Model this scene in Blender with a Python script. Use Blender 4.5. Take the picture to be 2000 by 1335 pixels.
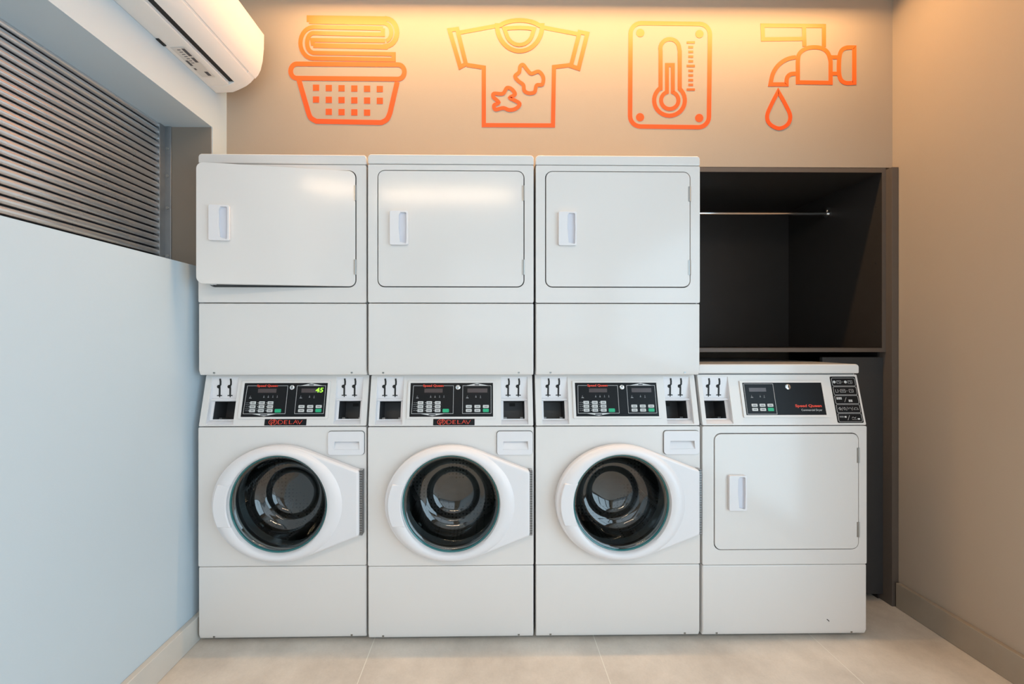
import bpy, bmesh, math
from mathutils import Matrix, Vector
D = bpy.data
for o in list(D.objects): D.objects.remove(o)
SC = bpy.context.scene
COL = SC.collection
PI = math.pi
# ---------------------------------------------------------------- camera
FPX = 786.0
cam = D.cameras.new('camera'); cob = D.objects.new('camera', cam); COL.objects.link(cob)
cam.sensor_width = 36; cam.lens = FPX/2000*36
cam.shift_x = 0.0184; cam.shift_y = -0.00075; cam.clip_start = .02
cob.location = (0, 0, 1.235); cob.rotation_euler = (PI/2, 0, -math.radians(.6))
SC.camera = cob
# ---------------------------------------------------------------- world, exposure
w = D.worlds.new('world'); SC.world = w; w.use_nodes = True
w.node_tree.nodes['Background'].inputs[0].default_value = (.72, .86, 1, 1)
w.node_tree.nodes['Background'].inputs[1].default_value = .9
SC.view_settings.view_transform = 'Standard'; SC.view_settings.look = 'None'
SC.view_settings.gamma = 1; SC.view_settings.use_curve_mapping = False
SC.view_settings.exposure = 0.0
# ---------------------------------------------------------------- lamps
def area(name, loc, rot, sx, sy, power, col, spread=180):
    l = D.lights.new(name, 'AREA'); l.shape = 'RECTANGLE'; l.size = sx; l.size_y = sy
    l.energy = power; l.color = col; l.spread = math.radians(spread)
    o = D.objects.new(name, l); COL.objects.link(o); o.location = loc; o.rotation_euler = rot
    return o
WARM = (1, .58, .24)
CEIL = 2.86
STRIP = (-.90, 1.72)            # ceiling light line above the machines
area('strip_lamp', ((STRIP[0]+STRIP[1])/2, 1.668, CEIL+.014), (0, 0, 0), STRIP[1]-STRIP[0], .030, 26, WARM)
area('rear_strip_lamp', (-.43, -1.1, CEIL-.034), (0, 0, 0), 1.45, .05, 17, (1, .62, .33))
# daylight through the glazing in the right wall and the shop front behind the camera
area('side_daylight', (2.05, -1.05, 1.20), (0, PI/2, 0), 2.3, 3.7, 87, (.63, .83, 1))
area('front_daylight', (.5, -2.95, 1.5), (PI/2, 0, 0), 2.2, 2.2, 12, (.80, .92, 1))

# ---------------------------------------------------------------- materials
def mat(name, col, rough=.5, metal=0, spec=.5, coat=0, bump=0, bscale=50, var=0, vscale=3, emis=None, estr=0):
    m = D.materials.new(name); m.use_nodes = True
    nt = m.node_tree; b = nt.nodes['Principled BSDF']
    b.inputs['Base Color'].default_value = (*col, 1)
    b.inputs['Roughness'].default_value = rough; b.inputs['Metallic'].default_value = metal
    b.inputs['Specular IOR Level'].default_value = spec; b.inputs['Coat Weight'].default_value = coat
    b.inputs['Coat Roughness'].default_value = .06
    if emis:
        b.inputs['Emission Color'].default_value = (*emis, 1); b.inputs['Emission Strength'].default_value = estr
    tc = nt.nodes.new('ShaderNodeTexCoord')
    if var:
        n = nt.nodes.new('ShaderNodeTexNoise'); n.inputs['Scale'].default_value = vscale; n.inputs['Detail'].default_value = 6
        nt.links.new(tc.outputs['Object'], n.inputs['Vector'])
        r = nt.nodes.new('ShaderNodeMix'); r.data_type = 'RGBA'
        r.inputs[6].default_value = (*[c*(1-var) for c in col], 1); r.inputs[7].default_value = (*[min(1, c*(1+var)) for c in col], 1)
        nt.links.new(n.outputs['Fac'], r.inputs[0]); nt.links.new(r.outputs[2], b.inputs['Base Color'])
    if bump:
        n = nt.nodes.new('ShaderNodeTexNoise'); n.inputs['Scale'].default_value = bscale; n.inputs['Detail'].default_value = 3
        nt.links.new(tc.outputs['Object'], n.inputs['Vector'])
        bp = nt.nodes.new('ShaderNodeBump'); bp.inputs['Strength'].default_value = bump; bp.inputs['Distance'].default_value = .002
        nt.links.new(n.outputs['Fac'], bp.inputs['Height']); nt.links.new(bp.outputs['Normal'], b.inputs['Normal'])
    return m
M_wall = mat('wall_paint', (.44, .36, .285), .8, spec=.15, bump=.10, bscale=220, var=.03, vscale=2)
M_wall_left = mat('wall_paint_daylit', (.54, .63, .69), .6, bump=.08, bscale=220, var=.02, vscale=2)  # same paint as the other walls, with bluish daylight put into its colour
M_reveal_shade = mat('shaded_reveal_paint', (.23, .195, .16), .55)  # shade of the shutter reveal, put into the colour
M_ceil = mat('ceiling_paint', (.72, .71, .69), .8)
M_enamel = mat('white_enamel', (.775, .745, .72), .15, spec=.45, bump=.05, bscale=7)
M_body = mat('enamel_sides', (.66, .66, .66), .35)
M_plastic = mat('white_plastic', (.80, .785, .80), .28, spec=.5)
M_plate = mat('grey_white_plastic', (.66, .67, .68), .4)
M_black = mat('black_gloss', (.009, .0095, .011), .32, spec=.18)
M_dark = mat('dark_recess', (.02, .02, .02), .7)
M_slot = mat('black_slot', (.008, .008, .008), .6)
M_zinc = mat('galvanized_steel', (.32, .33, .34), .4, metal=.8, var=.15, vscale=20)
M_screw = mat('steel_screw', (.45, .44, .42), .35, metal=1)
M_chrome = mat('chrome', (.8, .8, .8), .12, metal=1)
M_red = mat('red_print', (.82, .07, .035), .5)
M_white = mat('white_print', (.62, .62, .62), .5)
M_grey = mat('grey_print', (.22, .23, .24), .5)
M_button = mat('button_white', (.60, .61, .60), .4)
M_green = mat('button_green', (.01, .42, .20), .4)
M_ink = mat('dark_print', (.06, .06, .07), .5)
M_lcd = mat('display_window', (.075, .055, .055), .25)
M_digit = mat('lit_digits', (.3, .8, .05), .5, emis=(.35, 1, .03), estr=1.1)
M_orange = mat('orange_vinyl', (.84, .115, .018), .42, spec=.5)
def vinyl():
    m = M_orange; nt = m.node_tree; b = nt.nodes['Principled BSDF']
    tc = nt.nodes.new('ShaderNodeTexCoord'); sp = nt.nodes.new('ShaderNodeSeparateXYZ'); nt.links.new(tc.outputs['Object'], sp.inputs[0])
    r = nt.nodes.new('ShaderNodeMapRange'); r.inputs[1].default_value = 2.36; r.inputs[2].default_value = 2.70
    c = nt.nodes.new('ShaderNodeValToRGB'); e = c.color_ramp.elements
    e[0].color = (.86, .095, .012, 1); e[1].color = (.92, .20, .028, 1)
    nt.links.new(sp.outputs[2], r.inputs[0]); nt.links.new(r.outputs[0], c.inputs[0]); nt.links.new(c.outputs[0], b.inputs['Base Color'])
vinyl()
M_lam = mat('charcoal_laminate', (.032, .028, .026), .45, spec=.4, var=.12, vscale=8)
M_lamedge = mat('laminate_edge', (.115, .094, .080), .5)
M_lamgrey = mat('slate_laminate', (.040, .042, .046), .5)
M_ac = mat('ac_plastic', (.80, .785, .76), .35)
M_aclabel = mat('label_paper', (.66, .64, .61), .5)
M_led = mat('led_diffuser', (1, .8, .55), .5, emis=(1, .66, .33), estr=6)
M_tube = mat('fluorescent_tube', (1, .9, .8), .5, emis=(1, .86, .66), estr=60)
M_teal = mat('teal_glass_edge', (.012, .14, .145), .15, spec=.8)
M_gasket = mat('rubber_gasket', (.035, .037, .042), .35)
M_frame = mat('window_aluminium', (.20, .20, .21), .4, metal=.6)
M_base = mat('baseboard_tile', (.60, .57, .52), .4, var=.08, vscale=12)
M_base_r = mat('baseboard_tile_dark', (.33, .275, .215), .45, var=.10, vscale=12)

def glass(name, tint, refl):
    m = D.materials.new(name); m.use_nodes = True; nt = m.node_tree; nt.nodes.clear()
    out = nt.nodes.new('ShaderNodeOutputMaterial'); mx = nt.nodes.new('ShaderNodeMixShader')
    t = nt.nodes.new('ShaderNodeBsdfTransparent'); g = nt.nodes.new('ShaderNodeBsdfGlossy'); f = nt.nodes.new('ShaderNodeLayerWeight'); f.inputs[0].default_value = .5
    p = nt.nodes.new('ShaderNodeMath'); p.operation = 'POWER'; p.inputs[1].default_value = 4.0
    q = nt.nodes.new('ShaderNodeMapRange'); q.inputs[3].default_value = refl; q.inputs[4].default_value = .75
    nt.links.new(f.outputs['Facing'], p.inputs[0]); nt.links.new(p.outputs[0], q.inputs[0])
    t.inputs[0].default_value = (*tint, 1); g.inputs['Roughness'].default_value = .02
    nt.links.new(q.outputs[0], mx.inputs[0]); nt.links.new(t.outputs[0], mx.inputs[1]); nt.links.new(g.outputs[0], mx.inputs[2])
    nt.links.new(mx.outputs[0], out.inputs[0]); return m
M_glass = glass('door_glass', (.46, .52, .52), .12)
M_pane = glass('window_glass', (.95, .98, .98), .04)

def drum_mat():
    m = mat('perforated_drum', (.26, .26, .27), .32, metal=1)
    nt = m.node_tree; b = nt.nodes['Principled BSDF']
    tc = nt.nodes.new('ShaderNodeTexCoord'); v = nt.nodes.new('ShaderNodeTexVoronoi'); v.inputs['Scale'].default_value = 55; v.inputs['Randomness'].default_value = .15
    nt.links.new(tc.outputs['Object'], v.inputs['Vector'])
    r = nt.nodes.new('ShaderNodeValToRGB'); r.color_ramp.elements[0].position = .24; r.color_ramp.elements[0].color = (.03, .03, .03, 1)
    r.color_ramp.elements[1].position = .28; r.color_ramp.elements[1].color = (.15, .145, .14, 1)
    nt.links.new(v.outputs['Distance'], r.inputs[0]); nt.links.new(r.outputs[0], b.inputs['Base Color']); return m
M_drum = drum_mat()

def shutter_mat():
    m = mat('shutter_metal', (.56, .56, .57), .33, metal=.85)
    nt = m.node_tree; b = nt.nodes['Principled BSDF']
    tc = nt.nodes.new('ShaderNodeTexCoord'); mp = nt.nodes.new('ShaderNodeMapping'); mp.inputs['Scale'].default_value = (1, .8, 2)
    n = nt.nodes.new('ShaderNodeTexNoise'); n.inputs['Scale'].default_value = 4
    nt.links.new(tc.outputs['Object'], mp.inputs[0]); nt.links.new(mp.outputs[0], n.inputs['Vector'])
    r = nt.nodes.new('ShaderNodeMapRange'); r.inputs[3].default_value = .18; r.inputs[4].default_value = .36
    nt.links.new(n.outputs['Fac'], r.inputs[0]); nt.links.new(r.outputs[0], b.inputs['Roughness']); return m
M_shutter = shutter_mat()
M_gap = mat('slat_joint', (.035, .035, .04), .5)
M_shutter.node_tree.nodes['Principled BSDF'].inputs['Base Color'].default_value = (.70, .70, .71, 1)

def tile_mat():
    m = D.materials.new('floor_tile'); m.use_nodes = True; nt = m.node_tree; b = nt.nodes['Principled BSDF']
    L = nt.links.new; N = nt.nodes.new
    tc = N('ShaderNodeTexCoord'); sp = N('ShaderNodeSeparateXYZ'); L(tc.outputs['Object'], sp.inputs[0])
    def line(sock, off, per):
        a = N('ShaderNodeMath'); a.operation = 'SUBTRACT'; L(sock, a.inputs[0]); a.inputs[1].default_value = off
        p = N('ShaderNodeMath'); p.operation = 'PINGPONG'; L(a.outputs[0], p.inputs[0]); p.inputs[1].default_value = per/2
        c = N('ShaderNodeMath'); c.operation = 'LESS_THAN'; L(p.outputs[0], c.inputs[0]); c.inputs[1].default_value = .0016
        return c
    a = line(sp.outputs[0], -.475, .9135); c = line(sp.outputs[1], 1.30, .9135)
    mx = N('ShaderNodeMath'); mx.operation = 'MAXIMUM'; L(a.outputs[0], mx.inputs[0]); L(c.outputs[0], mx.inputs[1])
    n1 = N('ShaderNodeTexNoise'); n1.inputs['Scale'].default_value = 3.5; n1.inputs['Detail'].default_value = 8; n1.inputs['Roughness'].default_value = .65
    L(tc.outputs['Object'], n1.inputs['Vector'])
    r = N('ShaderNodeValToRGB'); e = r.color_ramp.elements
    e[0].position = .3; e[0].color = (.56, .50, .435, 1); e[1].position = .7; e[1].color = (.80, .73, .645, 1)
    L(n1.outputs['Fac'], r.inputs[0])
    n2 = N('ShaderNodeTexNoise'); n2.inputs['Scale'].default_value = 120; L(tc.outputs['Object'], n2.inputs['Vector'])
    ml = N('ShaderNodeMix'); ml.data_type = 'RGBA'; ml.blend_type = 'MULTIPLY'; ml.inputs[0].default_value = .12
    L(r.outputs[0], ml.inputs[6]); L(n2.outputs['Fac'], ml.inputs[7])
    fx = N('ShaderNodeMix'); fx.data_type = 'RGBA'; L(mx.outputs[0], fx.inputs[0]); L(ml.outputs[2], fx.inputs[6]); fx.inputs[7].default_value = (.80, .76, .68, 1)
    L(fx.outputs[2], b.inputs['Base Color']); b.inputs['Roughness'].default_value = .45
    return m
M_floor = tile_mat()

# ---------------------------------------------------------------- geometry helpers
def T(*v): return Matrix.Translation(v)
I4 = Matrix.Identity(4)
class MB:
    """collects shapes; build() links them as one mesh object"""
    def __init__(s, M=I4): s.bm = bmesh.new(); s.M = M
    def v(s, x, y, z): return s.bm.verts.new(s.M @ Vector((x, y, z)))
    def f(s, vs):
        try: return s.bm.faces.new(vs)
        except ValueError: return None
    def box(s, x0, x1, y0, y1, z0, z1):
        c = [s.v(x, y, z) for x in (x0, x1) for y in (y0, y1) for z in (z0, z1)]
        for q in ((0,1,3,2), (4,6,7,5), (0,4,5,1), (2,3,7,6), (0,2,6,4), (1,5,7,3)): s.f([c[i] for i in q])
        return s
    def prism(s, pts, a0, a1, axis='y'):
        """2D outline pts extruded along an axis"""
        def p(u, w, a): return s.v(u, a, w) if axis == 'y' else (s.v(a, u, w) if axis == 'x' else s.v(u, w, a))
        A = [p(u, w, a0) for u, w in pts]; B = [p(u, w, a1) for u, w in pts]
        s.f(A); s.f(B[::-1]); n = len(pts)
        for i in range(n): s.f([A[i], B[i], B[(i+1) % n], A[(i+1) % n]])
        return s
    def plate(s, outer, holes, y0, y1, back=True):
        """outline with holes in the xz plane, front at y0, back at y1"""
        rings = [outer]+list(holes)
        for y in ((y0, y1) if back else (y0,)):
            es = []
            for r in rings:
                vs = [s.v(x, y, z) for x, z in r]
                es += [s.bm.edges.new((vs[i], vs[(i+1) % len(vs)])) for i in range(len(vs))]
            bmesh.ops.triangle_fill(s.bm, use_beauty=True, use_dissolve=False, edges=es)
        for r in rings:
            A = [s.v(x, y0, z) for x, z in r]; B = [s.v(x, y1, z) for x, z in r]; n = len(r)
            for i in range(n): s.f([A[i], A[(i+1) % n], B[(i+1) % n], B[i]])
        return s
    def lathe(s, prof, cx, cz, n=64, close=False, ex=0.0, r0=0.0, r1=1.0):
        """profile of (radius, y) turned about the y axis through (cx, cz)"""
        rings = []
        for r, y in prof:
            rings.append([s.v(cx+(r+ex*max(0, r-r0)/(r1-r0))*math.cos(2*PI*i/n), y, cz+r*math.sin(2*PI*i/n)) for i in range(n)] if r > 1e-6 else [s.v(cx, y, cz)])
        for a, b in zip(rings, rings[1:]+([rings[0]] if close else [])):
            for i in range(n):
                j = (i+1) % n
                if len(a) == 1 and len(b) == 1: continue
                if len(a) == 1: s.f([a[0], b[i], b[j]])
                elif len(b) == 1: s.f([a[i], a[j], b[0]])
                else: s.f([a[i], a[j], b[j], b[i]])
        return s
    def cyl(s, p, q, r, n=16):
        p, q = Vector(p), Vector(q); d = (q-p).normalized(); u = d.orthogonal().normalized(); w = d.cross(u)
        A, B = [], []
        for i in range(n):
            o = r*(math.cos(2*PI*i/n)*u+math.sin(2*PI*i/n)*w); A.append(s.v(*(p+o))); B.append(s.v(*(q+o)))
        s.f(A[::-1]); s.f(B)
        for i in range(n): s.f([A[i], A[(i+1) % n], B[(i+1) % n], B[i]])
        return s
    def stroke(s, pts, wd, y0, y1, closed=False):
        """flat ribbon of width wd along the polyline, mitred, in the xz plane"""
        q = []
        for p in pts:
            if not q or (Vector(p)-Vector(q[-1])).length > 2e-4: q.append(p)
        if closed and (Vector(q[0])-Vector(q[-1])).length < 2e-4: q.pop()
        pts = q; n = len(pts); L, R = [], []
        for i in range(n):
            P = Vector(pts[i])
            a = Vector(pts[(i-1) % n]) if (closed or i > 0) else None
            b = Vector(pts[(i+1) % n]) if (closed or i < n-1) else None
            d1 = (P-a).normalized() if a is not None else (b-P).normalized()
            d2 = (b-P).normalized() if b is not None else d1
            n1 = Vector((-d1.y, d1.x)); n2 = Vector((-d2.y, d2.x)); m = n1+n2
            if m.length < 1e-4: m = n1
            m.normalize(); k = wd/2/max(.34, m.dot(n1))
            L.append(P+m*k); R.append(P-m*k)
        for i in range(n if closed else n-1):
            j = (i+1) % n
            q = [L[i], L[j], R[j], R[i]]
            e = y0-(i % 2)*3e-5
            A = [s.v(p.x, e, p.y) for p in q]; B = [s.v(p.x, y1, p.y) for p in q]
            s.f(A); s.f(B[::-1])
            s.f([A[0], B[0], B[1], A[1]]); s.f([A[2], B[2], B[3], A[3]])
        return s
    def build(s, name, m, parent=None, bevel=0, seg=2, smooth=35, dist=True):
        if dist: bmesh.ops.remove_doubles(s.bm, verts=s.bm.verts, dist=1e-5)
        bmesh.ops.recalc_face_normals(s.bm, faces=s.bm.faces)
        me = D.meshes.new(name); s.bm.to_mesh(me); s.bm.free(); me.materials.append(m)
        for p in me.polygons: p.use_smooth = True
        me.set_sharp_from_angle(angle=math.radians(smooth))
        o = D.objects.new(name, me); COL.objects.link(o)
        if parent: o.parent = parent
        if bevel:
            b = o.modifiers.new('bevel', 'BEVEL'); b.width = bevel; b.segments = seg; b.limit_method = 'ANGLE'; b.angle_limit = math.radians(35); b.harden_normals = True
        return o
def rrect(x0, x1, z0, z1, r, n=6):
    pts = []
    for cx, cz, a in ((x1-r, z1-r, 0), (x0+r, z1-r, 90), (x0+r, z0+r, 180), (x1-r, z0+r, 270)):
        for i in range(n+1):
            t = math.radians(a+90*i/n); pts.append((cx+r*math.cos(t), cz+r*math.sin(t)))
    return pts
def arc(cx, cz, r, a0, a1, n=12, rz=None):
    rz = rz or r
    return [(cx+r*math.cos(math.radians(a0+(a1-a0)*i/n)), cz+rz*math.sin(math.radians(a0+(a1-a0)*i/n))) for i in range(n+1)]
def text_mb(mb, body, x0, x1, z0, z1, y, bold=0, shear=0, depth=.0003):
    """lettering fitted in a rectangle on the xz plane"""
    c = D.curves.new('t', 'FONT'); c.body = body; c.size = 1; c.offset = bold; c.shear = shear; c.fill_mode = 'FRONT'; c.resolution_u = 3
    o = D.objects.new('t', c); COL.objects.link(o)
    bpy.context.view_layer.update()
    me = D.meshes.new_from_object(o.evaluated_get(bpy.context.evaluated_depsgraph_get()))
    xs = [v.co.x for v in me.vertices]; ys = [v.co.y for v in me.vertices]
    a, b, e, g = min(xs), max(xs), min(ys), max(ys)
    vs = [mb.v(x0+(v.co.x-a)/(b-a)*(x1-x0), y, z0+(v.co.y-e)/(g-e)*(z1-z0)) for v in me.vertices]
    for p in me.polygons: mb.f([vs[i] for i in p.vertices])
    D.objects.remove(o); D.curves.remove(c); D.meshes.remove(me)
    return mb
def thing(name, label, cat, loc=(0, 0, 0), rz=0, group=None):
    o = D.objects.new(name, None); o.empty_display_size = .1; COL.objects.link(o); o.location = loc; o.rotation_euler = (0, 0, rz)
    o['label'] = label; o['category'] = cat
    if group: o['group'] = group
    return o
def struct(o): o['kind'] = 'structure'; return o

# ---------------------------------------------------------------- the room
WL, WR, WB = -1.22, 1.91, 1.885
LEDGE, LINTEL, REVEAL = 1.549, 2.178, 1.789
FRONT = -3.0
struct(MB().box(-1.9, 2.2, -3.2, 2.7, -.1, 0).build('floor', M_floor))
c = MB()
s0, s1 = 1.635, 1.705          # slot in the ceiling that holds the light line
c.box(-1.9, 2.2, -3.2, s0, CEIL, CEIL+.14).box(-1.9, 2.2, s1, 2.7, CEIL, CEIL+.14)
c.box(-1.9, STRIP[0]-.02, s0, s1, CEIL, CEIL+.14).box(STRIP[1]+.02, 2.2, s0, s1, CEIL, CEIL+.14)
c.box(STRIP[0]-.02, STRIP[1]+.02, s0, s1, CEIL+.05, CEIL+.14)
struct(c.build('ceiling', M_ceil, dist=False))
c = MB()
c = MB(Matrix.Rotation(PI/2, 4, 'Z')).plate([(FRONT, 0), (2.6, 0), (2.6, CEIL), (FRONT, CEIL)], [[(-.7, LEDGE), (REVEAL, LEDGE), (REVEAL, LINTEL), (-.7, LINTEL)]], -WL, -WL+.4)
c.M = I4
c.box(WL-.399, WL-.30, -.7, REVEAL, LEDGE, LINTEL)
struct(c.build('wall_left', M_wall_left, bevel=.006, dist=False))
c = MB()
c.box(WL, WR, WB, WB+.12, 2.056, CEIL).box(WL, WR, 2.52, 2.62, 0, 2.056).box(WL, WR, WB+.12, 2.62, 2.056, 2.12)
struct(c.build('wall_back', M_wall))
c = MB()
c.box(WR, WR+.08, .88, 2.62, 0, CEIL).box(WR, WR+.08, -2.9, .88, 2.40, CEIL).box(WR, WR+.08, FRONT, -2.9, 0, CEIL)
struct(c.build('wall_right', M_wall))
c = MB()
c.box(WL-.4, -.6, FRONT-.15, FRONT, 0, CEIL).box(1.6, WR+.08, FRONT-.15, FRONT, 0, CEIL).box(-.6, 1.6, FRONT-.15, FRONT, 2.6, CEIL)
struct(c.build('wall_front', M_wall))
struct(MB().box(WL, WL+.024, FRONT, 1.80, 0, .103).build('baseboard_left', M_base, bevel=.003))
struct(MB().box(WL-.205, WL-.004, REVEAL-.004, REVEAL+.001, LEDGE+.0005, LINTEL-.0005).build('reveal_shade_1', M_reveal_shade))  # thin sheet added over the reveal, its dark colour stands for shade
struct(MB().box(WR-.021, WR, .90, 1.850, 0, .115).build('baseboard_right', M_base_r, bevel=.003))
def window(n, M, w, z0, z1, posts):
    f = MB(M)
    f.box(0, w, -.03, .03, z0, z0+.05).box(0, w, -.03, .03, z1-.05, z1).box(0, .05, -.03, .03, z0, z1).box(w-.05, w, -.03, .03, z0, z1)
    for p in posts: f.box(p-.025, p+.025, -.03, .03, z0, z1)
    fo = struct(f.build('window_%d' % n, M_frame))
    MB(M).box(.05, w-.05, -.004, .004, z0+.05, z1-.05).build('pane', M_pane, fo)
window(1, T(WR+.045, -2.9, 0) @ Matrix.Rotation(PI/2, 4, 'Z'), 3.78, 0, 2.40, [1.26, 2.52])
window(2, T(-.6, FRONT-.10, 0), 2.2, 0, 2.6, [.75, 1.5])

# ---------------------------------------------------------------- ceiling lights
t = thing('linear_ceiling_light', 'recessed warm linear light in the ceiling above the washing machines, washing the back wall', 'ceiling light', (0, 0, CEIL))
MB().box(STRIP[0]-.018, STRIP[1]+.018, s0+.001, s0+.006, .002, .05).box(STRIP[0]-.018, STRIP[1]+.018, s1-.006, s1-.001, .002, .05).box(STRIP[0]-.018, STRIP[1]+.018, s0+.006, s1-.006, .035, .05).build('housing', M_frame, t)
MB().box(STRIP[0], STRIP[1], s0+.008, s1-.008, .0155, .022).build('diffuser', M_led, t)
t = thing('linear_ceiling_light', 'surface linear light on the ceiling in the front half of the room, behind the viewer', 'ceiling light', (-.43, -1.1, CEIL))
MB().box(-.74, .74, -.03, .03, -.012, .0).build('housing', M_frame, t)
MB().cyl((-.72, 0, -.024), (.72, 0, -.024), .009, 16).build('lamp_tube', M_tube, t)

# ---------------------------------------------------------------- roller shutter in the left wall
t = thing('roller_shutter', 'closed corrugated metal roller shutter above the pale half wall on the left', 'shutter', (WL-.215, 0, LEDGE))
PITCH = .0290
c = MB(); pts = []
z = 0.0; k = 0
while z < LINTEL-LEDGE-.002:
    for a in range(0, 9):
        th = PI*a/8
        pts.append((.0105*math.sin(th)-.0005, min(z+PITCH*.5-PITCH*.40*math.cos(th), LINTEL-LEDGE-.0005)))
    pts.append((-.010, min(z+PITCH*.91, LINTEL-LEDGE-.0005))); pts.append((-.010, min(z+PITCH*1.09, LINTEL-LEDGE-.0005)))
    z += PITCH
A = [c.v(p[0], -.69, p[1]) for p in pts]; B = [c.v(p[0], 1.765, p[1]) for p in pts]
A2 = [c.v(-.0135, -.69, p[1]) for p in pts]; B2 = [c.v(-.0135, 1.765, p[1]) for p in pts]
for i in range(len(pts)-1):
    fc = c.f([A[i], B[i], B[i+1], A[i+1]])
    if fc and i % 11 in (8, 9, 10): fc.material_index = 1
    c.f([A2[i], A2[i+1], B2[i+1], B2[i]])
c.build('curtain', M_shutter, t, smooth=50, dist=False).data.materials.append(M_gap)
r = MB(); r.box(-.012, .014, 1.752, 1.758, 0, .628).box(-.012, .014, 1.758, 1.787, 0, .628).box(-.02, .040, 1.780, 1.788, 0, .628)
r = r.build('guide_rail', M_zinc, t, bevel=.0015)
for zz in (.06, .27, .41, .53): MB().cyl((.026, 1.780, zz), (.026, 1.776, zz), .006, 10).build('screw', M_screw, r)
MB().box(-.012, .02, -.695, -.66, 0, .628).build('guide_rail', M_zinc, t)

# ---------------------------------------------------------------- air conditioner
Y0, Y1 = .93, 1.81
t = thing('air_conditioner', 'white wall mounted split air conditioner high on the left wall', 'air conditioner', (WL, 0, 2.342))
prof = [(0, 0), (.076, .003), (.098, .012), (.112, .019), (.135, .030), (.156, .046), (.172, .064), (.186, .080), (.198, .105), (.207, .145), (.212, .20), (.213, .262), (.196, .280), (.14, .292), (0, .292)]
def ap(i, j, out=0.0): return [(p[0], p[1]) for p in prof[i:j]]
body = MB(); body.prism([(0, 0), (.076, .003), (.090, .009), (.090, .05), (.118, .05), (.126, .026), (.156, .046), (.170, .064), (.182, .082), (.193, .106), (.202, .145), (.206, .20), (.206, .262), (.190, .276), (.14, .288), (0, .288)], Y0+.04, Y1-.048)
# end caps follow the full outline and close the outlet slot
for a, b in ((Y1-.048, Y1), (Y0, Y0+.04)):
    body.prism([(0, 0), (.076, .003), (.098, .012), (.112, .0185), (.135, .030), (.156, .046), (.171, .063), (.184, .080), (.195, .105), (.204, .145), (.209, .20), (.2095, .262), (.194, .279), (.14, .290), (0, .290)], a, b)
bo = body.build('body', M_ac, t, bevel=.003, dist=False)
MB().box(.090, .118, Y0+.04, Y1-.048, .010+.012, .048).build('air_outlet', M_slot, t)
o = MB()
ol = [(.113, .0185), (.135, .0275), (.155, .0425), (.1685, .058), (.166, .062), (.150, .048), (.130, .034), (.112, .025)]
o.prism(ol, Y0+.042, Y1-.030).build('air_flap', M_ac, t, bevel=.001)
o = MB()
fo = [(.1745, .066), (.188, .082), (.199, .105), (.208, .145), (.213, .20), (.214, .262), (.198, .281), (.196, .275), (.207, .258), (.206, .20), (.201, .145), (.192, .107), (.181, .084), (.172, .069)]
o.prism(fo, Y0-.001, Y1+.001).build('front_panel', M_ac, t, smooth=45)
lab = MB().box(.018, .072, 1.53, 1.70, -.0006+.0, .0006).build('label', M_aclabel, t)
for (x0, x1, a, b) in ((.056, .068, 1.535, 1.575), (.056, .068, 1.583, 1.610), (.050, .064, 1.665, 1.690), (.022, .032, 1.60, 1.63), (.022, .03, 1.645, 1.655)):
    MB().box(x0, x1, a, b, -.0012, -.0004).build('printed_text', M_ink, lab)
for i in range(7): MB().box(.036, .048, 1.54+i*.012, 1.543+i*.012, -.0012, -.0004).build('printed_text', M_ink, lab)
MB().box(.001, .012, 1.485, 1.52, -.003, .004).build('drain_notch', M_slot, t)

# ---------------------------------------------------------------- wall decals (vinyl line drawings), drawn in units of 1/S metre
S = 415.0
DY0, DY1 = -.0012, -.0002
def wx(px): # horizontal place on the back wall
    k = (px-955)/FPX; return k*WB/(1-k*.0105)
def wz(py, px=1000):
    X = wx(px); return 1.235+(666-py)*(WB+.0105*X)/FPX
def W(pts): return [(wx(x), wz(y, x)) for x, y in pts]
LW = 9.3/415
def spline(p, n=6, closed=True):
    out = []; m = len(p)
    for i in range(m if closed else m-1):
        a, b, c_, d = (Vector(p[(i+k) % m]) for k in (-1, 0, 1, 2))
        if not closed:
            a = Vector(p[max(0, i-1)]); d = Vector(p[min(m-1, i+2)])
        for k in range(n):
            u = k/n
            q = .5*((2*b)+(-a+c_)*u+(2*a-5*b+4*c_-d)*u*u+(-a+3*b-3*c_+d)*u**3); out.append(tuple(q))
    if not closed: out.append(tuple(p[-1]))
    return out
def decal(label, loc_px):
    return thing('wall_decal', label, 'wall decal', (0, WB, 0), 0)
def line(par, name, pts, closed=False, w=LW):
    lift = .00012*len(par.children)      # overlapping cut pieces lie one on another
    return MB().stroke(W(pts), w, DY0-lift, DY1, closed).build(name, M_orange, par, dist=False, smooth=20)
def A_(cx, cy, r, a0, a1, n=10, ry=None):  # arc in image sense (y down, angles counter-clockwise)
    ry = ry or r
    return [(cx+r*math.cos(math.radians(a0+(a1-a0)*i/n)), cy-ry*math.sin(math.radians(a0+(a1-a0)*i/n))) for i in range(n+1)]
t = decal('orange line decal of a laundry basket with folded towels on the back wall', 0)
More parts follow.
